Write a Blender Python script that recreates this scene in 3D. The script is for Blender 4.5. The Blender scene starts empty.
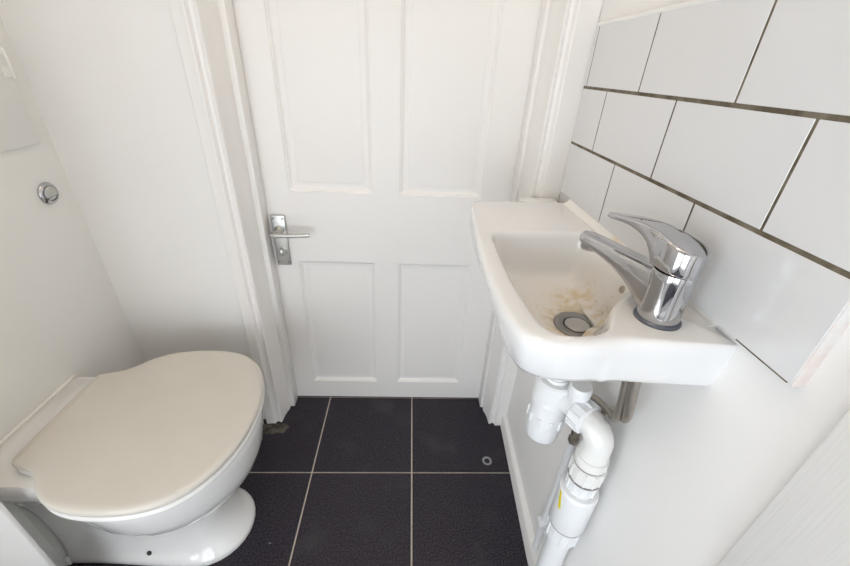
import bpy, bmesh, math, random
from mathutils import Vector, Matrix
random.seed(7)
PI = math.pi
C = bpy.context.scene.collection

# ------------------------------------------------------------------ materials
def mat(name, color, rough=0.5, metal=0.0, spec=0.5, coat=0.0, bump=None, tint=None):
    """bump=(scale,strength,distance)  tint=(color2,scale,lo,hi): patchy second colour"""
    m = bpy.data.materials.new(name); m.use_nodes = True
    nt = m.node_tree; b = nt.nodes['Principled BSDF']
    b.inputs['Base Color'].default_value = (*color, 1)
    b.inputs['Roughness'].default_value = rough
    b.inputs['Metallic'].default_value = metal
    b.inputs['Specular IOR Level'].default_value = spec
    b.inputs['Coat Weight'].default_value = coat
    b.inputs['Coat Roughness'].default_value = 0.05
    tc = nt.nodes.new('ShaderNodeTexCoord')
    if bump:
        n = nt.nodes.new('ShaderNodeTexNoise'); n.inputs['Scale'].default_value = bump[0]
        n.inputs['Detail'].default_value = 4
        nt.links.new(tc.outputs['Object'], n.inputs['Vector'])
        bp = nt.nodes.new('ShaderNodeBump'); bp.inputs['Strength'].default_value = bump[1]
        bp.inputs['Distance'].default_value = bump[2]
        nt.links.new(n.outputs['Fac'], bp.inputs['Height']); nt.links.new(bp.outputs['Normal'], b.inputs['Normal'])
    if tint:
        n = nt.nodes.new('ShaderNodeTexNoise'); n.inputs['Scale'].default_value = tint[1]
        n.inputs['Detail'].default_value = 5
        nt.links.new(tc.outputs['Object'], n.inputs['Vector'])
        r = nt.nodes.new('ShaderNodeValToRGB')
        r.color_ramp.elements[0].position = tint[2]; r.color_ramp.elements[1].position = tint[3]
        r.color_ramp.elements[0].color = (*color, 1); r.color_ramp.elements[1].color = (*tint[0], 1)
        nt.links.new(n.outputs['Fac'], r.inputs['Fac']); nt.links.new(r.outputs['Color'], b.inputs['Base Color'])
    return m

M = {}
M['wall'] = mat('wall_paint', (0.86, 0.845, 0.825), 0.55, bump=(9, 0.10, 0.01))
M['wall_left'] = mat('boxing_paint', (0.82, 0.81, 0.775), 0.5, bump=(8, 0.08, 0.01))
M['ceiling'] = mat('ceiling_paint', (0.87, 0.86, 0.85), 0.7)
M['gloss'] = mat('gloss_wood_paint', (0.86, 0.838, 0.812), 0.42, bump=(30, 0.05, 0.004))
M['tile'] = mat('white_wall_tile', (0.70, 0.70, 0.705), 0.14, coat=0.3, bump=(5, 0.03, 0.01))
M['grout'] = mat('brown_grout', (0.10, 0.08, 0.05), 0.9, tint=((0.20, 0.17, 0.125), 40, 0.4, 0.65))
M['tile_edge'] = mat('raw_tile_edge', (0.78, 0.70, 0.66), 0.7, tint=((0.80, 0.78, 0.76), 60, 0.45, 0.6))
M['fgrout'] = mat('pale_floor_grout', (0.62, 0.55, 0.48), 0.9, tint=((0.50, 0.44, 0.37), 30, 0.4, 0.7))
M['ceramic'] = mat('white_ceramic', (0.84, 0.83, 0.81), 0.10, coat=0.5)
M['lid'] = mat('cream_plastic', (0.655, 0.62, 0.56), 0.32, bump=(300, 0.06, 0.001), tint=((0.635, 0.59, 0.515), 7, 0.45, 0.75))
M['seat'] = mat('white_seat_plastic', (0.82, 0.81, 0.78), 0.25)
M['chrome'] = mat('chrome', (0.52, 0.52, 0.535), 0.06, metal=1.0)
M['satin'] = mat('satin_metal', (0.58, 0.58, 0.555), 0.40, metal=1.0, bump=(80, 0.05, 0.001))
M['steel'] = mat('dull_steel', (0.30, 0.29, 0.28), 0.40, metal=1.0)
M['ring'] = mat('dark_grey_ring', (0.14, 0.15, 0.18), 0.35, metal=0.7)
M['plug'] = mat('worn_plug_metal', (0.46, 0.45, 0.43), 0.32, metal=1.0)
M['braid'] = mat('braided_steel', (0.42, 0.38, 0.33), 0.40, metal=1.0, bump=(900, 0.6, 0.001))
M['brass'] = mat('tarnished_valve_metal', (0.42, 0.38, 0.31), 0.4, metal=0.9)
M['dark'] = mat('dark_gap', (0.02, 0.02, 0.02), 0.6)
M['pvc'] = mat('white_plastic', (0.85, 0.86, 0.87), 0.28)
M['pvc_warm'] = mat('warm_white_plastic', (0.84, 0.835, 0.81), 0.28)
M['rubber'] = mat('grey_seal', (0.30, 0.28, 0.27), 0.6)
M['yellow'] = mat('yellow_label', (0.80, 0.68, 0.02), 0.5)
M['seal'] = mat('silicone_sealant', (0.84, 0.82, 0.78), 0.4, tint=((0.72, 0.58, 0.36), 11, 0.54, 0.68))
M['seal_w'] = mat('white_sealant', (0.83, 0.83, 0.81), 0.35)
M['grime'] = mat('grey_grime', (0.035, 0.031, 0.027), 0.9, tint=((0.10, 0.088, 0.072), 40, 0.4, 0.6))
M['washer'] = mat('clear_grey_rubber', (0.28, 0.28, 0.29), 0.4)

def floor_mat():
    m = mat('dark_speckled_tile', (0.03, 0.026, 0.03), 0.42, spec=0.35)
    nt = m.node_tree; b = nt.nodes['Principled BSDF']
    tc = [n for n in nt.nodes if n.type == 'TEX_COORD'][0]
    def noise(s, d, lo, hi):
        n = nt.nodes.new('ShaderNodeTexNoise'); n.inputs['Scale'].default_value = s; n.inputs['Detail'].default_value = d
        nt.links.new(tc.outputs['Object'], n.inputs['Vector'])
        r = nt.nodes.new('ShaderNodeMapRange'); r.inputs[1].default_value = lo; r.inputs[2].default_value = hi
        nt.links.new(n.outputs['Fac'], r.inputs[0]); return r.outputs[0]
    def mix(a, col, fac):
        x = nt.nodes.new('ShaderNodeMix'); x.data_type = 'RGBA'
        nt.links.new(fac, x.inputs['Factor'])
        if isinstance(a, tuple): x.inputs['A'].default_value = (*a, 1)
        else: nt.links.new(a, x.inputs['A'])
        x.inputs['B'].default_value = (*col, 1); return x.outputs['Result']
    c = mix((0.006, 0.005, 0.008), (0.042, 0.033, 0.049), noise(240, 3, 0.40, 0.64))
    c = mix(c, (0.20, 0.18, 0.21), noise(520, 1, 0.66, 0.78))
    c = mix(c, (0.055, 0.052, 0.054), noise(7, 5, 0.55, 0.85))      # dusty patches
    c = mix(c, (0.32, 0.31, 0.30), noise(38, 1, 0.80, 0.84))        # a few pale specks
    nt.links.new(c, b.inputs['Base Color'])
    return m
M['floor'] = floor_mat()

def wood_mat():
    m = mat('painted_grainy_board', (0.80, 0.785, 0.76), 0.5)
    nt = m.node_tree; b = nt.nodes['Principled BSDF']
    tc = [n for n in nt.nodes if n.type == 'TEX_COORD'][0]
    mp = nt.nodes.new('ShaderNodeMapping'); mp.inputs['Scale'].default_value = (1, 220, 6)
    nt.links.new(tc.outputs['Object'], mp.inputs['Vector'])
    n = nt.nodes.new('ShaderNodeTexNoise'); n.inputs['Scale'].default_value = 1.6; n.inputs['Detail'].default_value = 4
    nt.links.new(mp.outputs['Vector'], n.inputs['Vector'])
    bp = nt.nodes.new('ShaderNodeBump'); bp.inputs['Strength'].default_value = 0.30; bp.inputs['Distance'].default_value = 0.0012
    nt.links.new(n.outputs['Fac'], bp.inputs['Height']); nt.links.new(bp.outputs['Normal'], b.inputs['Normal'])
    return m
M['grain'] = wood_mat()

def basin_mat(drain):
    """white ceramic with brown limescale staining round the waste and rust specks"""
    m = mat('stained_ceramic', (0.83, 0.82, 0.80), 0.10, coat=0.5)
    nt = m.node_tree; b = nt.nodes['Principled BSDF']
    tc = [n for n in nt.nodes if n.type == 'TEX_COORD'][0]
    def math_(op, a, bb=None):
        x = nt.nodes.new('ShaderNodeMath'); x.operation = op; x.use_clamp = False
        for i, v in enumerate((a, bb)):
            if v is None: continue
            if isinstance(v, (int, float)): x.inputs[i].default_value = v
            else: nt.links.new(v, x.inputs[i])
        return x.outputs[0]
    def dist(p):
        d = nt.nodes.new('ShaderNodeVectorMath'); d.operation = 'DISTANCE'
        nt.links.new(tc.outputs['Object'], d.inputs[0]); d.inputs[1].default_value = p
        return d.outputs['Value']
    def mr(v, lo, hi):
        r = nt.nodes.new('ShaderNodeMapRange'); r.clamp = True
        r.inputs[1].default_value = lo; r.inputs[2].default_value = hi
        nt.links.new(v, r.inputs[0]); return r.outputs[0]
    def noise(s, d):
        n = nt.nodes.new('ShaderNodeTexNoise'); n.inputs['Scale'].default_value = s; n.inputs['Detail'].default_value = d
        nt.links.new(tc.outputs['Object'], n.inputs['Vector']); return n.outputs['Fac']
    def mix(a, col, fac):
        x = nt.nodes.new('ShaderNodeMix'); x.data_type = 'RGBA'
        nt.links.new(fac, x.inputs['Factor']); nt.links.new(a, x.inputs['A']) if not isinstance(a, tuple) else None
        if isinstance(a, tuple): x.inputs['A'].default_value = (*a, 1)
        x.inputs['B'].default_value = (*col, 1); return x.outputs['Result']
    d0 = dist(drain)
    a = math_('MULTIPLY', mr(d0, 0.17, 0.05), mr(noise(16, 5), 0.22, 0.60))
    c = mix((0.815, 0.815, 0.815), (0.77, 0.70, 0.60), math_('MULTIPLY', a, 0.85))
    ring = math_('MULTIPLY', mr(d0, 0.062, 0.040), mr(noise(60, 4), 0.35, 0.6))
    c = mix(c, (0.58, 0.42, 0.20), math_('MULTIPLY', ring, 0.65))
    d1 = dist((drain[0] + 0.020, drain[1] + 0.070, drain[2] + 0.005))
    y = math_('MULTIPLY', mr(d1, 0.045, 0.0), mr(noise(45, 4), 0.42, 0.62))
    c = mix(c, (0.62, 0.43, 0.14), math_('MULTIPLY', y, 0.9))
    v = nt.nodes.new('ShaderNodeTexVoronoi'); v.inputs['Scale'].default_value = 150
    nt.links.new(tc.outputs['Object'], v.inputs['Vector'])
    sp = math_('MULTIPLY', mr(v.outputs['Distance'], 0.22, 0.12), mr(d0, 0.14, 0.05))
    sp = math_('MULTIPLY', sp, mr(noise(70, 2), 0.40, 0.50))
    c = mix(c, (0.35, 0.27, 0.18), math_('MULTIPLY', sp, 0.9))
    nt.links.new(c, b.inputs['Base Color'])
    return m

# ------------------------------------------------------------------ mesh helpers
LOC = {}
def obj(name, bm, m, parent=None, loc=(0, 0, 0), kind=None, label=None, smooth=35):
    """bm is in world metres; becomes ONE mesh object (child of parent, or top level with its origin at loc)"""
    bmesh.ops.recalc_face_normals(bm, faces=bm.faces[:])
    o = bpy.data.objects.new(name, bpy.data.meshes.new(name))
    org = Vector(loc)
    if parent is not None:
        org = LOC[parent.name] if loc == (0, 0, 0) else Vector(loc)
    for v in bm.verts: v.co -= org
    bm.to_mesh(o.data); bm.free()
    for mm in (m if isinstance(m, (list, tuple)) else [m]): o.data.materials.append(mm)
    if smooth:
        for p in o.data.polygons: p.use_smooth = True
        o.data.set_sharp_from_angle(angle=math.radians(smooth))
    C.objects.link(o)
    if parent is not None:
        o.parent = parent; o.location = org - LOC[parent.name]
    else:
        o.location = org
    LOC[o.name] = org.copy()
    if kind: o['kind'] = kind
    if label: o['label'] = label
    return o
def thing(name, label, cat, loc, group=None):
    o = bpy.data.objects.new(name, None); C.objects.link(o); o.empty_display_size = 0.05
    o.location = loc; LOC[o.name] = Vector(loc)
    return tag(o, label, cat, group)
def tag(o, label, cat, group=None):
    o['label'] = label; o['category'] = cat
    if group: o['group'] = group
    return o
def B(): return bmesh.new()
def box(bm, x0, x1, y0, y1, z0, z1, bev=0.0, seg=2, mi=0):
    r = bmesh.ops.create_cube(bm, size=1)
    vs = r['verts']
    for v in vs:
        v.co = Vector(((x0 + x1) / 2 + v.co.x * (x1 - x0), (y0 + y1) / 2 + v.co.y * (y1 - y0), (z0 + z1) / 2 + v.co.z * (z1 - z0)))
    fs = list({f for v in vs for f in v.link_faces})
    if bev:
        es = list({e for v in vs for e in v.link_edges})
        r = bmesh.ops.bevel(bm, geom=es, offset=bev, segments=seg, profile=0.5, affect='EDGES', clamp_overlap=True)
        fs = [f for f in bm.faces if f in set(r['faces']) or f in set(fs)] if mi else []
    if mi:
        for f in fs:
            if f.is_valid: f.material_index = mi
    return bm
def loft(bm, rings, cap0=True, cap1=True, closed=True):
    R = [[bm.verts.new(p) for p in r] for r in rings]
    n = len(R[0])
    for a, b in zip(R, R[1:]):
        for i in range(n if closed else n - 1):
            j = (i + 1) % n
            try: bm.faces.new((a[i], a[j], b[j], b[i]))
            except ValueError: pass
    if cap0: bm.faces.new(R[0])
    if cap1: bm.faces.new(R[-1])
    return bm
def frame(axis):
    a = Vector(axis).normalized()
    u = a.cross(Vector((0, 0, 1)) if abs(a.z) < 0.9 else Vector((1, 0, 0))).normalized()
    return a, u, a.cross(u)
def lathe(bm, org, prof, axis=(0, 0, 1), n=40, caps=True):
    """prof: list of (radius, distance along the axis)"""
    a, u, w = frame(axis); o = Vector(org)
    return loft(bm, [[o + a * h + (u * math.cos(t) + w * math.sin(t)) * r for t in [2 * PI * k / n for k in range(n)]] for r, h in prof], caps, caps)
def smooth_path(pts, k=8):
    pts = [Vector(p) for p in pts]; P = [pts[0] * 2 - pts[1]] + pts + [pts[-1] * 2 - pts[-2]]
    out = []
    for i in range(1, len(P) - 2):
        p0, p1, p2, p3 = P[i - 1:i + 3]
        for s in range(k):
            t = s / k
            out.append(0.5 * ((2 * p1) + (p2 - p0) * t + (2 * p0 - 5 * p1 + 4 * p2 - p3) * t * t + (3 * p1 - p0 - 3 * p2 + p3) * t ** 3))
    return out + [pts[-1]]
def tube(bm, path, r, n=16, caps=True):
    path = [Vector(p) for p in path]; rings = []
    t0 = (path[1] - path[0]).normalized(); _, u, _ = frame(t0)
    for i, p in enumerate(path):
        t = (path[min(i + 1, len(path) - 1)] - path[max(i - 1, 0)]).normalized()
        u = (u - t * u.dot(t)).normalized(); w = t.cross(u)
        rr = r[i] if isinstance(r, (list, tuple)) else r
        rings.append([p + (u * math.cos(a) + w * math.sin(a)) * rr for a in [2 * PI * k / n for k in range(n)]])
    return loft(bm, rings, caps, caps)
def sm(t): t = max(0.0, min(1.0, t)); return t * t * (3 - 2 * t)
def interp(x, tab):
    if x <= tab[0][0]: return tab[0][1]
    for (a, b), (c, d) in zip(tab, tab[1:]):
        if x <= c: return b + (d - b) * (x - a) / (c - a)
    return tab[-1][1]

# ------------------------------------------------------------------ room shell
WY = 0.905            # front wall plane
DY = 1.0076           # door face
XL, XR, XT = -0.788, 0.361, 0.3485   # left boxing, right plaster, tile face
YB, ZC = -1.25, 2.45
# floor: grout bed with bevelled tiles laid on it
bm = B(); box(bm, -0.83, 0.40, YB, 1.06, -0.05, -0.0025)
for f in bm.faces: f.material_index = 1
P_ = 0.296; g = 0.0042
for i in range(-3, 1):
    for j in range(-7, 2):
        x0 = 0.0277 + i * P_; y0 = 0.7115 + j * P_
        a, b, c, d = max(x0 + g / 2, -0.83), (0.40 if i == 0 else x0 + P_ - g / 2), max(y0 + g / 2, YB), min(y0 + P_ - g / 2, 1.06)
        if b - a > 0.004 and d - c > 0.004: box(bm, a, b, c, d, -0.012, 0.0, 0.0008, 1)
fl = obj('floor', bm, [M['floor'], M['fgrout']], kind='structure', smooth=0)
bm = B(); box(bm, -0.86, 0.46, YB - 0.1, 1.10, ZC, ZC + 0.05); obj('ceiling', bm, M['ceiling'], kind='structure', smooth=0)
# front wall around the door opening
OX0, OX1, OZ = -0.399, 0.283, 1.86
bm = B()
box(bm, -0.86, OX0 - 0.012, WY, 1.08, 0, ZC); box(bm, OX1 + 0.012, 0.46, WY, 1.08, 0, ZC); box(bm, OX0 - 0.012, OX1 + 0.012, WY, 1.08, OZ + 0.012, ZC)
obj('wall_front', bm, M['wall'], kind='structure', smooth=0)
# right wall: plaster with tiles
bm = B()
WB = ((YB, 0.332), (0.48, 0.332), (0.69, 0.338), (WY, 0.346))
loft(bm, [[(xb, y, 0), (XR, y, 0.80), (XR, y, ZC), (0.46, y, ZC), (0.46, y, 0)] for y, xb in WB])
wr = obj('wall_right', bm, M['wall'], kind='structure', smooth=0)
ZT = [0.825, 0.9317, 1.0386, 1.1430]
joints = [[0.655, 0.4435], [0.752, 0.5454, 0.344], [0.849, 0.6468, 0.4442]]
YT0, YT1 = 0.2444, 0.8625
bt, bg = B(), B()
for r in range(3):
    ys = sorted([YT0, YT1] + joints[r])
    for a, b in zip(ys, ys[1:]):
        gv = 0.0017
        box(bt, XT, XR - 0.001, a + (gv if a != YT0 else 0), b - (gv if b != YT1 else 0), ZT[r] + (0.0025 if r else 0), ZT[r + 1] - (0.0025 if r < 2 else 0), 0.0004, 1)
box(bg, XT + 0.0004, XR + 0.001, YT0 + 0.0008, YT1 - 0.0008, ZT[0] + 0.0008, ZT[3] - 0.0008)
box(bg, XT + 0.0012, XR + 0.001, YT0 + 0.0045, 0.312, ZT[0] - 0.0022, ZT[0] - 0.0002)  # dark strip standing in for the shadowed gap under the bottom tiles
obj('wall_tiles', bt, M['tile'], wr, smooth=0, label='white rectangular glazed tiles')
obj('grout', bg, M['grout'], wr, smooth=0, label='brown tile grout with a dark strip for the gap below')
bm = B(); box(bm, XT + 0.0006, XR + 0.001, YT0 - 0.0016, YT0 + 0.0006, ZT[0] - 0.0012, ZT[3]); obj('tile_edge', bm, M['tile_edge'], wr, smooth=0, label='raw pinkish tile edge')
bm = B(); tube(bm, [(XT + 0.003, YT0, ZT[3] + 0.001), (XT + 0.003, YT1, ZT[3] + 0.001)], 0.004, 10); obj('sealant_bead', bm, M['seal_w'], wr)
# daylight: one window in the back wall behind the viewer; unseen left one added to brighten the right wall
WX0, WX1, WZ0, WZ1 = -0.72, 0.10, 0.15, 1.25
VY0, VY1 = -1.15, -0.25
bm = B()
box(bm, -0.86, WX0, YB - 0.12, YB, 0, ZC); box(bm, WX1, 0.46, YB - 0.12, YB, 0, ZC)
box(bm, WX0, WX1, YB - 0.12, YB, 0, WZ0); box(bm, WX0, WX1, YB - 0.12, YB, WZ1, ZC)
obj('wall_back', bm, M['wall'], kind='structure', smooth=0)
bm = B()
box(bm, -0.86, XL, VY1, WY, 0, ZC); box(bm, -0.86, XL, YB, VY0, 0, ZC); box(bm, -0.86, XL, VY0, VY1, 0, WZ0); box(bm, -0.86, XL, VY0, VY1, WZ1, ZC)
obj('wall_left', bm, M['wall_left'], kind='structure', smooth=0)
gm = bpy.data.materials.new('window_glass'); gm.use_nodes = True; nt = gm.node_tree; nt.nodes.clear()
o_ = nt.nodes.new('ShaderNodeOutputMaterial'); mx = nt.nodes.new('ShaderNodeMixShader'); tr = nt.nodes.new('ShaderNodeBsdfTransparent'); gl = nt.nodes.new('ShaderNodeBsdfGlossy')
gl.inputs['Roughness'].default_value = 0.02; mx.inputs[0].default_value = 0.06
nt.links.new(tr.outputs[0], mx.inputs[1]); nt.links.new(gl.outputs[0], mx.inputs[2]); nt.links.new(mx.outputs[0], o_.inputs[0])
def window(name, a0, a1, put):
    bm = B(); t = 0.045; am = (a0 + a1) / 2
    for b0, b1, z0, z1 in ((a0, a0 + t, WZ0, WZ1), (a1 - t, a1, WZ0, WZ1), (a0 + t, a1 - t, WZ0, WZ0 + t), (a0 + t, a1 - t, WZ1 - t, WZ1), (am - 0.02, am + 0.02, WZ0 + t, WZ1 - t)):
        box(bm, *put(b0, b1, 0.015, 0.055), z0, z1, 0.003)
    w = obj(name, bm, M['gloss'], kind='structure')
    bm = B(); box(bm, *put(a0 + t, a1 - t, 0.033, 0.037), WZ0 + t, WZ1 - t); obj('glass_pane', bm, gm, w, smooth=0)
    bm = B(); box(bm, *put(a0 - 0.02, a1 + 0.02, -0.02, 0.012), WZ0 - 0.016, WZ0, 0.003); obj('window_sill', bm, M['gloss'], w)
window('window_1', WX0, WX1, lambda a, b, d0, d1: (a, b, YB - d1, YB - d0))
window('fill_window', VY0, VY1, lambda a, b, d0, d1: (XL - d1, XL - d0, a, b))  # made-up window, added as fill light for the lower right wall

# ------------------------------------------------------------------ door, frame and trims
def panel_door():
    bm = B()
    z0, z1 = 0.004, OZ - 0.004
    x0, x1 = OX0 + 0.0015, OX1 - 0.0015
    xs = [x0, -0.3195, -0.0985, -0.0275, 0.1925, x1]; zs = [z0, 0.079, 0.552, 0.7575, 1.74, z1]
    pan = {(1, 1), (3, 1), (1, 3), (3, 3)}
    def quad(p): bm.faces.new([bm.verts.new(q) for q in p])
    for i in range(5):
        for k in range(5):
            a, b, c, d = xs[i], xs[i + 1], zs[k], zs[k + 1]
            if (i, k) not in pan:
                quad([(a, DY, c), (b, DY, c), (b, DY, d), (a, DY, d)]); continue
            prev = None
            for ins, dep in ((0, 0), (0.0015, 0.003), (0.004, 0.0035), (0.007, 0.0075), (0.011, 0.0095), (0.022, 0.0095), (0.024, 0.0085), (0.040, 0.0070)):
                r = [(a + ins, DY + dep, c + ins), (b - ins, DY + dep, c + ins), (b - ins, DY + dep, d - ins), (a + ins, DY + dep, d - ins)]
                if prev:
                    for q in range(4): quad([prev[q], prev[(q + 1) % 4], r[(q + 1) % 4], r[q]])
                prev = r
            quad(prev)
    bmesh.ops.remove_doubles(bm, verts=bm.verts[:], dist=1e-6)
    be = [e for e in bm.edges if e.is_boundary]
    r = bmesh.ops.extrude_edge_only(bm, edges=be)
    nv = [v for v in r['geom'] if isinstance(v, bmesh.types.BMVert)]
    for v in nv: v.co.y = DY + 0.038
    ne = [e for e in bm.edges if e.is_boundary]
    bmesh.ops.contextual_create(bm, geom=ne)
    return bm
door = obj('door_1', panel_door(), M['gloss'], kind='structure', smooth=20)
# lever handle on its back plate
HX, HZ = -0.3585, 0.6155
bm = B()
box(bm, HX - 0.0195, HX + 0.0195, DY - 0.007, DY, HZ - 0.076, HZ + 0.076, 0.003, 3)
hd = obj('door_handle', bm, M['satin'], door, loc=(HX, DY, HZ), label='satin metal lever handle plate')
bm = B(); lathe(bm, (HX, DY - 0.007, HZ + 0.033), [(0.0125, 0), (0.0125, 0.004), (0.0105, 0.006), (0.0088, 0.010), (0.0085, 0.030)], (0, -1, 0), 24)
zl = HZ + 0.030
tube(bm, smooth_path([(HX - 0.012, DY - 0.040, zl + 0.002), (HX + 0.004, DY - 0.0445, zl + 0.002), (HX + 0.05, DY - 0.046, zl + 0.004), (HX + 0.092, DY - 0.043, zl + 0.005)], 6), [0.0065] + [0.0075] * 6 + [0.0066] * 6 + [0.0058] * 5 + [0.005], 14)
obj('lever', bm, M['satin'], hd)
bm = B(); lathe(bm, (HX + 0.002, DY - 0.007, HZ - 0.030), [(0.0125, 0), (0.0125, 0.002), (0.0105, 0.003), (0.0100, 0.005)], (0, -1, 0), 24)
loft(bm, [[(HX + 0.002 + 0.010 * math.cos(a) * s * 0.62, DY - 0.012 - h, HZ - 0.030 + 0.0115 * math.sin(a) * s) for a in [2 * PI * k / 20 for k in range(20)]] for s, h in ((1, 0), (1.0, 0.008), (0.85, 0.012), (0.4, 0.014))])
obj('thumb_turn', bm, M['satin'], hd)
for sx in (-1, 1):
    for sz in (-1, 1):
        bm = B(); lathe(bm, (HX + sx * 0.0125, DY - 0.007, HZ + sz * 0.066), [(0.0028, 0), (0.0026, 0.0008), (0.0014, 0.0012)], (0, -1, 0), 12)
        obj('screw', bm, M['rubber'], hd)

def architrave(name, x0, s):
    """s=-1: extends to the left of the opening edge x0, s=+1 to the right"""
    bm = B(); ex = 0.0085 if s > 0 else -0.0100
    prof = [(0.0115, 1.06), (0.0, 1.06), (0.0, 0.948), (0.0035, 0.940), (0.0075, 0.922), (0.0085, 0.908), (0.0090, 0.8975), (0.0105, 0.8935), (0.0125, 0.8925), (0.0145, 0.8935), (0.020, 0.8965), (0.026, 0.8955),
            (0.0285, 0.890), (0.030, 0.8865), (0.033, 0.8855), (0.036, 0.8865), (0.066 + ex, 0.8865), (0.0685 + ex, 0.888), (0.0690 + ex, WY), (0.0115, WY)]
    loft(bm, [[(x0 + s * u, y, z) for u, y in prof] for z in (0.0, OZ + 0.02)])
    # lining of the opening with its stop
    if s < 0: box(bm, x0 - 0.001, -0.3845, 0.962, DY - 0.0025, 0, OZ, 0.002)
    else:
        box(bm, x0 - 0.009, x0, 0.966, DY - 0.0025, 0, OZ, 0.0015)
    return obj(name, bm, M['gloss'], kind='structure', smooth=25)
architrave('trim_1', OX0, -1); architrave('trim_2', OX1, 1)
bm = B(); box(bm, OX0 - 0.07, OX1 + 0.06, 0.887, WY, OZ, OZ + 0.07, 0.003); obj('trim_3', bm, M['gloss'], kind='structure')
# right skirting, packed off the wall towards the camera
bm = B()
sec = lambda x: [(x, 0.0), (x, 0.040), (x + 0.003, 0.047), (x + 0.008, 0.050), (x + 0.020, 0.052), (x + 0.020, 0.0)]
loft(bm, [[(u, y, z) for u, z in sec(x)] for y, x in ((0.8870, 0.332), (0.69, 0.3245), (0.48, 0.3165), (0.10, 0.3165), (YB, 0.3165))])
obj('baseboard_right', bm, M['gloss'], kind='structure')
# boards near the camera: grainy board on the right wall, return and bead on the left
bm = B(); box(bm, 0.342, XR, YB, 0.1975, 0.40, ZC, 0.002); obj('trim_4', bm, M['grain'], kind='structure')
bm = B(); box(bm, XL, -0.6625, 0.380, 0.388, 0, ZC, 0.002); obj('trim_5', bm, M['gloss'], kind='structure')
bm = B(); box(bm, XL, XL + 0.008, 0.4215, 0.472, 0, 0.325, 0.003); obj('trim_6', bm, M['wall_left'], kind='structure')
bm = B(); box(bm, XL, XL + 0.013, 0.4725, 0.484, 0, 0.022, 0.003); obj('baseboard_left', bm, M['wall_left'], kind='structure')

# ------------------------------------------------------------------ toilet
TY = 0.564
t = thing('toilet', 'white back to wall toilet with closed cream lid beside the door', 'toilet', (-0.56, TY, 0))
def dring(xb, xf, wb, wm, cx, z, xs0=None, n=22, round_b=0.012):
    """D outline: back at xb (half width wb), widest wm at cx, rounded front at xf"""
    xs0 = xb if xs0 is None else xs0
    pts = []
    m = n
    for k in range(m + 1):                       # back -> front on the near side
        s = k / m; x = xb + (xf - xb) * (1 - math.cos(PI * s)) / 2 if k else xb
        if x < cx: w = wb + (wm - wb) * sm((x - xs0) / max(1e-6, cx - xs0))
        else: w = wm * math.sqrt(max(0.0, 1 - ((x - cx) / (xf - cx)) ** 2))
        if x - xb < round_b: w -= round_b * (1 - math.sqrt(max(0, 1 - (1 - (x - xb) / round_b) ** 2)))
        pts.append((x, w))
    near = [(x, TY - w, z) for x, w in pts]; far = [(x, TY + w, z) for x, w in reversed(pts[:-1])]
    return near + far
XB = XL + 0.001
rows = [  # z, xb, xf, wb, wm, cx, xs0
    (0.000, XB, -0.386, 0.086, 0.098, -0.490, -0.74), (0.010, XB, -0.384, 0.087, 0.099, -0.490, -0.74), (0.017, XB, -0.387, 0.086, 0.097, -0.490, -0.74),
    (0.024, XB, -0.396, 0.083, 0.089, -0.490, -0.74), (0.040, XB, -0.415, 0.080, 0.077, -0.490, -0.74), (0.075, XB, -0.432, 0.078, 0.068, -0.490, -0.74),
    (0.120, XB, -0.436, 0.078, 0.066, -0.490, -0.74), (0.160, XB, -0.420, 0.080, 0.074, -0.490, -0.74), (0.195, XB, -0.385, 0.083, 0.106, -0.490, -0.74),
    (0.230, XB, -0.355, 0.090, 0.140, -0.490, -0.74), (0.265, XB, -0.334, 0.100, 0.163, -0.490, -0.72), (0.300, XB, -0.322, 0.116, 0.178, -0.490, -0.72),
    (0.330, XB, -0.318, 0.132, 0.182, -0.490, -0.70), (0.355, XB, -0.315, 0.138, 0.188, -0.490, -0.69), (0.374, XB, -0.315, 0.139, 0.189, -0.490, -0.69), (0.380, XB, -0.318, 0.137, 0.186, -0.490, -0.69), (0.382, XB, -0.324, 0.131, 0.180, -0.490, -0.69)]
bm = B(); loft(bm, [dring(r[1], r[2], r[3], r[4], r[5], r[0], r[6]) for r in rows])
pan = obj('pan', bm, M['ceramic'], t, smooth=50)
half = [(-0.706, 0.0), (-0.706, 0.060), (-0.704, 0.103), (-0.694, 0.116), (-0.668, 0.123), (-0.645, 0.135), (-0.615, 0.166), (-0.580, 0.188), (-0.540, 0.199), (-0.490, 0.203), (-0.440, 0.199), (-0.395, 0.184), (-0.355, 0.150), (-0.327, 0.100), (-0.313, 0.045), (-0.310, 0.0)]
hp = [Vector((a, b, 0)) for a, b in half]
hp = smooth_path(hp[1:-1] + [Vector((-0.310, 0, 0))], 4)
def lid_ring(off, z, xmin=-9):
    pts = []
    n = len(hp)
    for i, p in enumerate(hp):
        q0, q1 = hp[max(i - 1, 0)], hp[min(i + 1, n - 1)]
        tn = (q1 - q0).normalized(); nr = Vector((-tn.y, tn.x, 0))
        if i == 0: nr = Vector((-1, 0, 0))
        if i == n - 1: nr = Vector((1, 0, 0))
        q = p + nr * off
        pts.append((max(q.x, xmin), max(q.y, 0.0)))
    return [(x, TY - w, z) for x, w in pts] + [(x, TY + w, z) for x, w in reversed(pts[:-1])]
bm = B(); loft(bm, [lid_ring(-0.009, 0.382), lid_ring(-0.004, 0.384), lid_ring(-0.001, 0.387), lid_ring(-0.001, 0.3925), lid_ring(-0.005, 0.397), lid_ring(-0.008, 0.3995)])
obj('seat', bm, M['seat'], t, smooth=50, label='white toilet seat ring')
bm = B(); loft(bm, [lid_ring(-0.007, 0.4000), lid_ring(-0.001, 0.4015), lid_ring(0.0, 0.404), lid_ring(0.0, 0.409), lid_ring(-0.002, 0.413), lid_ring(-0.006, 0.4155), lid_ring(-0.013, 0.4165)])
obj('lid', bm, M['lid'], t, smooth=50, label='closed cream toilet lid')
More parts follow.
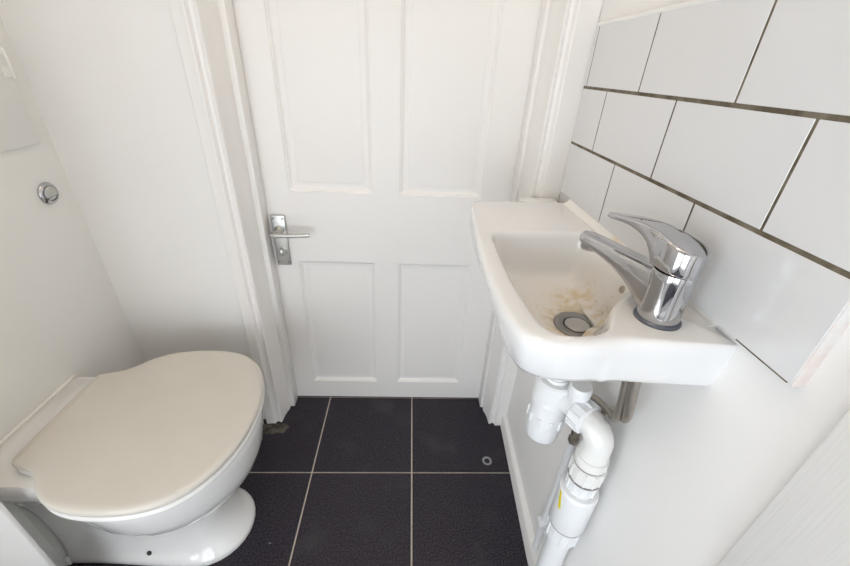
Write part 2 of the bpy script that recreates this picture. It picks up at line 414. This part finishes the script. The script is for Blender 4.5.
for s in (-1, 1):
    bm = B(); tube(bm, [(-0.722, TY + s * 0.045, 0.393), (-0.722, TY + s * 0.085, 0.393)], 0.009, 14)
    box(bm, -0.731, -0.70, TY + s * 0.065 - 0.014, TY + s * 0.065 + 0.014, 0.3815, 0.393, 0.003)
bm.free()
bm = B(); tube(bm, [(XL + 0.002, TY - 0.136, 0.3835), (XL + 0.002, TY + 0.138, 0.3835)], 0.004, 10)
obj('sealant_bead', bm, M['seal'], t, label='cream sealant bead')
bm = B(); lathe(bm, (-0.592, TY - 0.0805, 0.033), [(0.0058, -0.005), (0.0058, 0.0018), (0.004, 0.0022)], (0.0, -0.84, 0.54), 16)
obj('fixing_hole', bm, M['dark'], t, label='dark fixing hole')

# flush button on the boxing
by, bz = 0.840, 0.7835
t = thing('flush_button', 'round chrome dual flush button on the wall above the toilet', 'flush button', (XL, by, bz))
bm = B(); lathe(bm, (XL, by, bz), [(0.0235, -0.004), (0.0235, 0.002), (0.0215, 0.005), (0.0175, 0.007), (0.0165, 0.0065), (0.016, 0.003)], (1, 0, 0), 40); obj('bezel', bm, M['chrome'], t)
def seg_disc(a0, a1, r, x0, x1, dy, dz):
    bm = B(); pts = [(math.cos(a0 + (a1 - a0) * k / 24) * r, math.sin(a0 + (a1 - a0) * k / 24) * r) for k in range(25)]
    loft(bm, [[(x, by + dy + p * s, bz + dz + q * s) for p, q in pts] for x, s in ((x0, 1), (x1 - 0.001, 1), (x1, 0.93))]); return bm
obj('large_button', seg_disc(-0.35, 1.15 * PI + 0.0, 0.0155, XL + 0.003, XL + 0.0085, 0, 0), M['satin'], t)
obj('small_button', seg_disc(1.22 * PI, 2 * PI - 0.42, 0.0150, XL + 0.003, XL + 0.0070, 0, 0), M['chrome'], t)

# painted hatch above it
hy, hz = 0.8695, 0.882
t = thing('access_hatch', 'white painted hatch door on the boxing above the flush button', 'hatch', (XL, hy - 0.3, hz))
bm = B(); box(bm, XL, XL + 0.007, hy - 0.62, hy, hz, 1.62, 0.002); obj('panel', bm, M['wall_left'], t)
for z in (1.03, 1.45):
    bm = B(); tube(bm, [(XL + 0.0065, hy + 0.003, z - 0.026), (XL + 0.0065, hy + 0.003, z + 0.026)], 0.0042, 12)
    box(bm, XL + 0.0065, XL + 0.0085, hy - 0.018, hy + 0.001, z - 0.024, z - 0.006, 0.0006); box(bm, XL + 0.0065, XL + 0.0085, hy - 0.018, hy + 0.001, z + 0.008, z + 0.024, 0.0006)
    obj('hinge', bm, M['wall_left'], t, label='paint covered hinge')

# ------------------------------------------------------------------ wash basin
ZR = 0.812
DR = (0.2650, 0.4735, 0.7225)
M['basin'] = basin_mat((0, 0, DR[2] - 0.70))   # object origin sits at the waste
outer = [(0.3560, 0.3165), (0.3000, 0.3165), (0.2528, 0.3190), (0.2297, 0.3175), (0.1978, 0.3117), (0.166, 0.3107), (0.1419, 0.3175), (0.1255, 0.3339), (0.1148, 0.386), (0.1119, 0.4728), (0.1158, 0.6031), (0.1226, 0.6948), (0.1293, 0.772), (0.137, 0.8009), (0.1592, 0.8135), (0.2412, 0.8164), (0.3425, 0.8164)]
inner = [(0.3242, 0.4507), (0.3069, 0.4362), (0.2856, 0.4169), (0.2625, 0.3937), (0.2451, 0.3686), (0.2326, 0.3455), (0.2142, 0.3329), (0.1882, 0.3291), (0.1641, 0.3339), (0.1505, 0.3551), (0.1447, 0.4053), (0.1409, 0.4825), (0.1419, 0.5597), (0.1457, 0.6099), (0.1621, 0.6272), (0.2316, 0.6321), (0.2991, 0.6321), (0.3185, 0.6224), (0.3252, 0.579), (0.3252, 0.5114)]
CX, CY = 0.2277, 0.5066
NB = 288
def star(poly, cx, cy, k=7):
    """resample a closed outline at NB even angles about (cx,cy)"""
    n = len(poly); P = [Vector((a, b)) for a, b in poly]; S = []
    for i in range(n):
        p0, p1, p2, p3 = P[i - 1], P[i], P[(i + 1) % n], P[(i + 2) % n]
        for s in range(k):
            t = s / k
            q = 0.5 * ((2 * p1) + (p2 - p0) * t + (2 * p0 - 5 * p1 + 4 * p2 - p3) * t * t + (3 * p1 - p0 - 3 * p2 + p3) * t ** 3)
            S.append(q * 0.85 + p1.lerp(p2, t) * 0.15)
    out = []
    for j in range(NB):
        a = 2 * PI * j / NB; d = Vector((math.cos(a), math.sin(a))); best = 0
        for i in range(len(S)):
            p = S[i] - Vector((cx, cy)); q = S[(i + 1) % len(S)] - Vector((cx, cy)); e = q - p
            den = d.x * e.y - d.y * e.x
            if abs(den) < 1e-12: continue
            tt = (p.x * e.y - p.y * e.x) / den; u = (p.x * d.y - p.y * d.x) / den
            if tt > 0 and -1e-9 <= u <= 1 + 1e-9: best = max(best, tt)
        out.append(best)
    return out
# straight back for the outer outline: extra corner points keep it square
outer2 = [(0.3500, 0.3148), (0.3570, 0.3146), (0.3597, 0.3146)] + outer[1:-1] + [(0.338, 0.8164), (0.343, 0.811), (0.346, 0.72), (0.350, 0.58), (0.356, 0.43), (0.3592, 0.340), (0.3600, 0.322), (0.3600, 0.317)]
RO, RI = star(outer2, CX, CY), star(inner, CX, CY)
ang = [2 * PI * j / NB for j in range(NB)]
def ring(rad, z, ins=0.0, blend=None, skirt=1.0):
    pts = []
    for j, a in enumerate(ang):
        c = math.cos(a)
        r = rad[j] - ins * (skirt + (1 - skirt) * math.sqrt(max(0.0, -c)) if c < 0 else skirt + (0.25 - skirt) * sm(c * 1.6)) if skirt < 1 else rad[j] - ins
        x, y = CX + math.cos(a) * r, CY + math.sin(a) * r
        if blend is not None:
            f, dr = blend
            x = x * (1 - f) + (DR[0] + math.cos(a) * dr) * f; y = y * (1 - f) + (DR[1] + math.sin(a) * dr) * f
        pts.append((x, y, z))
    return pts
def lim(p):  # keep the back of the basin off the tiles
    return [(min(x, 0.3604), y, z) for x, y, z in p]
bm = B()
rings = [ring(RI, 0.7125, 0.06, (1.0, 0.030)), ring(RI, 0.7130, 0.06, (1.0, 0.036)), ring(RI, 0.720, 0.05, (0.6, 0.040)), ring(RI, 0.735, 0.02), ring(RO, 0.7455, 0.046, None, 0.6), ring(RO, 0.7465, 0.030, None, 0.35), ring(RO, 0.750, 0.023, None, 0.22), ring(RO, 0.758, 0.017, None, 0.08), ring(RO, 0.776, 0.008, None, 0.0), ring(RO, 0.795, 0.001, None, 0.0),
         ring(RO, 0.804, 0.0015, None, 0.99), ring(RO, 0.809, 0.004, None, 0.99), ring(RO, 0.8115, 0.008, None, 0.99), ring(RO, ZR, 0.013, None, 0.99)]
# flat top, lip, bowl running down to the waste
rings += [ring(RI, ZR + 0.0005, -0.007), ring(RI, ZR - 0.0005, -0.002), ring(RI, ZR - 0.004, 0.002), ring(RI, ZR - 0.012, 0.0050), ring(RI, ZR - 0.030, 0.0090), ring(RI, ZR - 0.050, 0.013), ring(RI, ZR - 0.066, 0.017), ring(RI, ZR - 0.076, 0.023), ring(RI, ZR - 0.0825, 0.032, (0.04, 0.034))]
rings += [ring(RI, ZR - 0.0855, 0.042, (0.20, 0.034)), ring(RI, ZR - 0.0885, 0.05, (0.55, 0.034)), ring(RI, ZR - 0.0895, 0.05, (0.85, 0.034)), ring(RI, ZR - 0.0905, 0.05, (1.0, 0.034)), ring(RI, ZR - 0.0965, 0.05, (1.0, 0.026))]
loft(bm, [lim(r) for r in rings])
basin = tag(obj('wash_basin', bm, M['basin'], loc=(DR[0], DR[1], 0.70), smooth=60), 'white ceramic wall basin with brown stains in the bowl', 'basin')
# waste
zd = DR[2]
bm = B(); lathe(bm, (DR[0], DR[1], zd), [(0.0355, -0.006), (0.0355, 0.0008), (0.0340, 0.0022), (0.025, 0.0012), (0.0215, 0.0006), (0.0212, -0.005)]); wf = obj('waste_flange', bm, M['steel'], basin, loc=(DR[0], DR[1], zd), label='dull steel waste ring')
bm = B(); lathe(bm, (DR[0], DR[1], zd), [(0.0212, -0.006), (0.0212, -0.0018), (0.0190, -0.0018)]); obj('gap_ring', bm, M['dark'], wf)
bm = B(); lathe(bm, (DR[0], DR[1], zd), [(0.0192, -0.005), (0.0192, 0.0008), (0.0175, 0.0022), (0.008, 0.0016), (0.001, 0.0014)]); obj('plug', bm, M['plug'], wf)
# overflow with its tarnished stub
bm = B(); lathe(bm, (0.3215, 0.4765, 0.786), [(0.0065, -0.006), (0.0065, 0.0035), (0.005, 0.005), (0.003, 0.0045)], (-1, -0.1, 0.12), 20); obj('overflow', bm, M['brass'], basin, label='tarnished overflow ring')
# sealant between the basin, the tiles and the architrave
bm = B(); rs = []
for y, xb in ((0.350, 0.3586), (0.43, 0.3550), (0.58, 0.3495), (0.72, 0.3455), (0.800, 0.3428)):
    rs.append([(xb - 0.006, y, ZR - 0.003), (xb - 0.007, y, ZR + 0.0012), (xb - 0.003, y, ZR + 0.004), (XT + 0.0005, y, ZT[0] - 0.001), (XT + 0.0005, y, ZT[0] + 0.0015), (XR, y, ZT[0] + 0.0012), (XR, y, ZR - 0.003)])
for q in rs:
    if q[2][0] > XT - 0.001: q[3] = (q[2][0] + 0.001, q[3][1], q[3][2]); q[4] = (q[2][0] + 0.0015, q[4][1], ZT[0] - 0.0005)
loft(bm, rs)
obj('sealant_bead', bm, M['seal'], basin, label='yellowed sealant along the tiles')
bm = B(); box(bm, 0.262, 0.3475, 0.814, 0.8862, 0.780, 0.8010, 0.005, 3); obj('sealant_strip', bm, M['seal_w'], basin, label='white filler strip at the door frame')

# ------------------------------------------------------------------ mixer tap
T0 = Vector((0.2975, 0.3650, ZR)); TD = Vector((-0.040, 0.148, 0)).normalized(); TS = Vector((TD.y, -TD.x, 0))
tap = thing('mixer_tap', 'chrome single lever mixer tap on the near end of the basin', 'tap', T0)
bm = B(); lathe(bm, T0, [(0.0258, 0.0), (0.0258, 0.0025), (0.0242, 0.0042), (0.0230, 0.0045)]); obj('base_ring', bm, M['ring'], tap, label='dull grey base ring')
bm = B(); lathe(bm, T0, [(0.0226, 0.003), (0.0230, 0.007), (0.0222, 0.018), (0.0218, 0.030), (0.0222, 0.045), (0.0229, 0.056), (0.0231, 0.0630), (0.0228, 0.0645)])
obj('body', bm, M['chrome'], tap, smooth=60)
def sup(c, w, h0, h1, e=3.0, n=28):
    """superellipse section across the spout direction"""
    pts = []; zc, hh = (h0 + h1) / 2, (h1 - h0) / 2
    for k in range(n):
        a = 2 * PI * k / n; ca, sa = math.cos(a), math.sin(a)
        pts.append(c + TS * (w * math.copysign(abs(ca) ** (2 / e), ca)) + Vector((0, 0, zc + hh * math.copysign(abs(sa) ** (2 / e), sa) - c.z)))
    return pts
def up(tab): return [(a, b + 0.0065) for a, b in tab]
top = up([(0.0, 0.8650), (0.03, 0.8645), (0.14, 0.8575), (0.165, 0.8565)])
bot = up([(0.0, 0.808), (0.020, 0.808), (0.026, 0.813), (0.034, 0.8205), (0.048, 0.8285), (0.07, 0.8360), (0.10, 0.8405), (0.140, 0.8430), (0.165, 0.8440)])
wid = [(0.0, 0.0195), (0.02, 0.0195), (0.05, 0.0182), (0.10, 0.0168), (0.140, 0.0165)]
bm = B(); rs = []
for s in [0.004, 0.010, 0.016, 0.022, 0.028, 0.035, 0.043, 0.052, 0.062, 0.075, 0.09, 0.105, 0.120, 0.132, 0.138, 0.144, 0.148, 0.1510, 0.1526]:
    w = interp(s, wid)
    if s > 0.137: w = 0.0165 * math.sqrt(max(0.01, 1 - ((s - 0.137) / 0.0160) ** 2))
    rs.append(sup(Vector((T0.x, T0.y, 0.859)) + TD * s, w, interp(s, bot), interp(s, top), 3.2))
loft(bm, rs); obj('spout', bm, M['chrome'], tap, smooth=50)
pt = Vector((T0.x, T0.y, 0)) + TD * 0.136
bm = B(); lathe(bm, (pt.x, pt.y, 0.8545), [(0.0135, 0.0), (0.0135, -0.009), (0.0125, -0.0115), (0.0105, -0.0115), (0.010, -0.006)], (0, 0, 1), 28); obj('aerator', bm, M['chrome'], tap)
# lever cap: drum on the body running out into a flat lever
ltop = up([(-0.025, 0.8975), (-0.015, 0.9005), (0.0, 0.9040), (0.02, 0.9075), (0.045, 0.9090), (0.08, 0.9050), (0.11, 0.8995), (0.13, 0.8950)])
lbot = up([(-0.025, 0.8695), (0.020, 0.8695), (0.0245, 0.8780), (0.032, 0.8880), (0.045, 0.8950), (0.06, 0.8982), (0.08, 0.8970), (0.11, 0.8930), (0.13, 0.8910)])
bm = B(); rs = []
for s in [-0.0232, -0.0226, -0.0215, -0.0193, -0.016, -0.011, -0.005, 0.002, 0.009, 0.015, 0.0185, 0.021, 0.024, 0.028, 0.034, 0.042, 0.052, 0.065, 0.078, 0.090, 0.098, 0.105, 0.111, 0.1145, 0.116]:
    if s < 0.008: w = math.sqrt(max(1e-6, 0.0234 ** 2 - s * s))
    else: w = interp(s, [(0.008, 0.0220), (0.02, 0.0210), (0.04, 0.0192), (0.07, 0.0160), (0.10, 0.0130), (0.115, 0.0110)])
    if s > 0.103: w = 0.0118 * math.sqrt(max(0.02, 1 - ((s - 0.103) / 0.0132) ** 2))
    e = 7.0 if s < 0.02 else 4.5
    rs.append(sup(Vector((T0.x, T0.y, 0.889)) + TD * s, w, interp(s, lbot), interp(s, ltop), e))
loft(bm, rs); obj('lever', bm, M['chrome'], tap, smooth=50)

# ------------------------------------------------------------------ waste: bottle trap, pipe
TX, TYY = DR[0] - 0.007, DR[1] + 0.002
trap = thing('bottle_trap', 'white plastic bottle trap hanging under the basin waste', 'trap', (TX, TYY, 0.47))
bm = B(); lathe(bm, (TX, TYY, 0), [(0.0165, 0.711), (0.0165, 0.617), (0.019, 0.6165), (0.020, 0.611)]); obj('neck', bm, M['pvc'], trap)
bm = B(); lathe(bm, (TX, TYY, 0), [(0.018, 0.612), (0.0285, 0.6105), (0.0318, 0.607), (0.0328, 0.600), (0.0325, 0.575), (0.0325, 0.572), (0.0332, 0.570), (0.0332, 0.563), (0.0315, 0.561), (0.0305, 0.559)]); obj('body', bm, M['pvc'], trap)
bm = B(); lathe(bm, (TX, TYY, 0), [(0.0312, 0.560), (0.0312, 0.508), (0.0305, 0.488), (0.0285, 0.477), (0.0225, 0.472), (0.012, 0.470)])
for k in range(10):
    a = 2 * PI * k / 10 + 0.2
    r = Matrix.Rotation(a, 4, 'Z'); b2 = len(bm.verts)
    box(bm, 0.0295, 0.0340, -0.003, 0.003, 0.512, 0.535, 0.001)
    bm.verts.ensure_lookup_table()
    for v in bm.verts[b2:]: v.co = r @ v.co + Vector((TX, TYY, 0))
obj('cup', bm, M['pvc'], trap)
PX, PY, ZO = 0.303, 0.384, 0.586
o0 = Vector((TX, TYY, ZO)); o1 = Vector((PX, PY, ZO)); od = (o1 - o0).normalized()
bm = B(); tube(bm, [o0 + od * 0.025, o0 + od * 0.060], 0.0185, 24); obj('outlet', bm, M['pvc'], trap)
vp = o0 + od * 0.047
bm = B(); lathe(bm, (vp.x, vp.y, 0), [(0.013, ZO), (0.013, 0.612), (0.0165, 0.614), (0.0175, 0.620), (0.0175, 0.632), (0.0155, 0.6355), (0.006, 0.636)], n=28); obj('vent_cap', bm, M['pvc'], trap)

wp = thing('waste_pipe', 'white plastic waste pipe with elbow and yellow mark down to the floor', 'pipe', (PX, PY, 0))
def ribbed(bm, org, axis, r, h0, h1, n=12):
    """compression nut: drum with raised grip ribs"""
    lathe(bm, org, [(r - 0.003, h0), (r, h0 + 0.002), (r, h1 - 0.002), (r - 0.003, h1)], axis, 36)
    a, u, w = frame(axis); o = Vector(org)
    for k in range(n):
        th = 2 * PI * k / n; d = u * math.cos(th) + w * math.sin(th); s = a.cross(d)
        q = [o + d * (r - 0.001 + e) + s * f for e, f in ((0, -0.002), (0.0028, -0.0015), (0.0028, 0.0015), (0, 0.002))]
        loft(bm, [[p + a * (h0 + 0.003) for p in q], [p + a * (h1 - 0.003) for p in q]])
bm = B(); ribbed(bm, o0, od, 0.0265, 0.052, 0.078); obj('compression_nut', bm, M['pvc'], wp)
bm = B()
pth = [o0 + od * 0.070, o0 + od * 0.075]
for k in range(9):
    a = PI / 2 * k / 8
    c = o1 + Vector((0, 0, -0.026)) - od * 0.022
    pth.append(c + od * 0.022 * math.sin(a) + Vector((0, 0, 0.026 * math.cos(a))))
pth += [Vector((PX, PY, 0.545)), Vector((PX, PY, 0.525))]
tube(bm, pth, 0.0222, 30); obj('elbow', bm, M['pvc_warm'], wp)
def zring(name, m, prof, label=None):
    bm = B(); lathe(bm, (PX, PY, 0), prof, n=44); return obj(name, bm, m, wp, label=label)
zring('elbow_collar', M['pvc_warm'], [(0.0220, 0.536), (0.0250, 0.535), (0.0256, 0.532), (0.0256, 0.519), (0.0220, 0.5185)])
zring('seal_ring', M['rubber'], [(0.0240, 0.5185), (0.0252, 0.518), (0.0252, 0.5160), (0.0240, 0.5155)], 'thin grey seal line')
bm = B(); ribbed(bm, (PX, PY, 0), (0, 0, 1), 0.0260, 0.482, 0.5160); obj('compression_nut', bm, M['pvc_warm'], wp)
zring('seal_ring', M['rubber'], [(0.0245, 0.482), (0.0266, 0.4815), (0.0266, 0.4798), (0.0245, 0.4793)], 'thin grey seal line')
bm = B(); ribbed(bm, (PX, PY, 0), (0, 0, 1), 0.0232, 0.449, 0.480); obj('spigot', bm, M['pvc'], wp)
zring('coupling', M['pvc'], [(0.0232, 0.450), (0.0300, 0.449), (0.0318, 0.4465), (0.0322, 0.441), (0.0316, 0.352), (0.0310, 0.3505)])
zring('seal_ring', M['rubber'], [(0.0290, 0.351), (0.0314, 0.3505), (0.0314, 0.3488), (0.0290, 0.3483)], 'thin grey seal line')
bm = B(); ribbed(bm, (PX, PY, 0), (0, 0, 1), 0.0285, 0.306, 0.3488, 12); obj('compression_nut', bm, M['pvc'], wp)
zring('pipe', M['pvc'], [(0.0215, 0.308), (0.0215, 0.001)])
# yellow mark on the coupling
bm = B(); n = 6
def arc(z, deg): 
    a = math.radians(deg); D = (-0.09, -0.03, 0.03, 0.09)
    return [(PX + 0.0325 * math.cos(a + d), PY + 0.0325 * math.sin(a + d), z) for d in D] + [(PX + 0.0316 * math.cos(a + d), PY + 0.0316 * math.sin(a + d), z) for d in reversed(D)]
loft(bm, [arc(0.442, 184), arc(0.424, 192), arc(0.406, 200)])
obj('mark', bm, M['yellow'], wp, label='yellow label stripe')

# supply pipes with isolating valves, and the braided hoses up to the tap
sup_pos = [(0.328, 0.480), (0.328, 0.440)]
labs = ['white painted supply pipe on the skirting, farther from the camera', 'white painted supply pipe close behind the waste pipe coupling']
hl = ['braided steel tap hose nearer the door under the basin', 'braided steel tap hose nearer the camera under the basin']
for i, (x, y) in enumerate(sup_pos):
    sp = thing('supply_pipe', labs[i], 'pipe', (x, y, 0.053))
    bm = B(); tube(bm, [(x, y, 0.053), (x, y, 0.445)], 0.0078, 16); obj('pipe', bm, M['pvc'], sp)
    bm = B(); lathe(bm, (x, y, 0), [(0.0085, 0.440), (0.0098, 0.442), (0.0098, 0.456), (0.008, 0.457), (0.008, 0.474), (0.0098, 0.475), (0.0098, 0.490), (0.007, 0.492)], n=6); obj('valve', bm, M['brass'], sp, label='tarnished isolating valve')
    bm = B(); box(bm, x - 0.013, 0.3365, y - 0.012, y + 0.012, 0.15 + 0.02 * i, 0.166 + 0.02 * i, 0.003); obj('pipe_clip', bm, M['pvc'], sp)
    dx = (-0.0075, 0.0075)[i]
    hx, hy2 = T0.x + dx * 0.2, T0.y - dx * 1.0
    path = [(hx, hy2, 0.742), (hx + 0.002, hy2, 0.71), (hx + 0.008, hy2, 0.668), (hx + 0.013, hy2 + 0.004, 0.640 + dx), (0.320 + dx * 0.3, hy2 + 0.020, 0.617 + dx), (0.328, hy2 + 0.046, 0.602 + dx), (x + 0.002, y - 0.012, 0.580 + dx), (x, y, 0.550), (x, y, 0.518), (x, y, 0.492)]
    bm = B(); tube(bm, smooth_path(path, 8), 0.0058, 14)
    tag(obj('tap_hose', bm, M['braid'], loc=(hx, hy2, 0.742)), hl[i], 'hose')

# ------------------------------------------------------------------ small things on the floor
bm = B(); 
lathe(bm, (0.2625, 0.7504, 0), [(0.0085, 0.0002), (0.0145, 0.0002), (0.0150, 0.0015), (0.0120, 0.0026), (0.0090, 0.0018), (0.0085, 0.0002)], caps=False, n=36)
tag(obj('rubber_washer', bm, M['washer'], loc=(0.2625, 0.7504, 0)), 'small grey ring washer lying on the dark floor tile', 'washer')
bm = B(); pts = []
rr = random.Random(3)
for k in range(26):
    a = 2 * PI * k / 26; q = 1 + rr.uniform(-0.22, 0.22)
    pts.append((-0.428 + 0.052 * math.cos(a) * q, 0.868 + 0.022 * math.sin(a) * q))
loft(bm, [[(x, y, 0.0001) for x, y in pts], [(-0.428 + (x + 0.428) * 0.85, 0.868 + (y - 0.868) * 0.85, 0.0018) for x, y in pts]])
tag(obj('mortar_patch', bm, M['grime'], loc=(-0.428, 0.868, 0)), 'grey mortar smear on the floor at the foot of the left door frame', 'mortar')

# ------------------------------------------------------------------ ceiling light (out of frame), sky, camera
cl = thing('ceiling_light', 'round white glass ceiling light above the room', 'light', (-0.02, 0.30, ZC))
bm = B(); lathe(bm, (-0.02, 0.30, ZC), [(0.10, 0.0), (0.10, -0.02), (0.085, -0.024)]); obj('base', bm, M['pvc'], cl)
em = bpy.data.materials.new('lit_opal_glass'); em.use_nodes = True
eb = em.node_tree.nodes['Principled BSDF']; eb.inputs['Base Color'].default_value = (0.9, 0.88, 0.84, 1)
eb.inputs['Emission Color'].default_value = (1.0, 0.80, 0.58, 1); eb.inputs['Emission Strength'].default_value = 16.0
bm = B(); lathe(bm, (-0.02, 0.30, ZC), [(0.085, -0.022), (0.10, -0.035), (0.098, -0.055), (0.075, -0.075), (0.035, -0.085), (0.004, -0.087)]); obj('shade', bm, em, cl)

w = bpy.data.worlds.new('sky'); bpy.context.scene.world = w; w.use_nodes = True
bg = w.node_tree.nodes['Background']; bg.inputs['Color'].default_value = (0.86, 0.925, 1.0, 1); bg.inputs['Strength'].default_value = 3.7
for nm, sx, loc, rot in (('back_window_portal', WX1 - WX0, ((WX0 + WX1) / 2, YB - 0.13, (WZ0 + WZ1) / 2), (math.radians(90), 0, 0)),
                         ('fill_window_portal', VY1 - VY0, (-0.87, (VY0 + VY1) / 2, (WZ0 + WZ1) / 2), (math.radians(90), 0, math.radians(-90)))):
    la = bpy.data.lights.new(nm, 'AREA'); la.shape = 'RECTANGLE'; la.size = sx; la.size_y = WZ1 - WZ0
    la.cycles.is_portal = True
    lo = bpy.data.objects.new(nm, la); C.objects.link(lo); lo.location = loc; lo.rotation_euler = rot     # faces into the room

cam = bpy.data.cameras.new('camera'); cam.sensor_width = 36; cam.lens = 380.36 / 850 * 36; cam.clip_start = 0.01
co = bpy.data.objects.new('camera', cam); C.objects.link(co)
Rm = ((0.99859715, 0.02519402, 0.04657251), (-0.0280068, -0.49513427, 0.86836494), (0.04493725, -0.8684511, -0.49373407))
mw = Matrix([[Rm[r][0], -Rm[r][1], -Rm[r][2], (0, 0, 1.06)[r]] for r in range(3)] + [[0, 0, 0, 1]])
co.matrix_world = mw
sc = bpy.context.scene
sc.camera = co
sc.view_settings.view_transform = 'Standard'; sc.view_settings.look = 'None'; sc.view_settings.gamma = 1.0
sc.view_settings.use_curve_mapping = False
sc.view_settings.exposure = 0.86
sc.cycles.max_bounces = 10; sc.cycles.diffuse_bounces = 6; sc.cycles.caustics_reflective = False
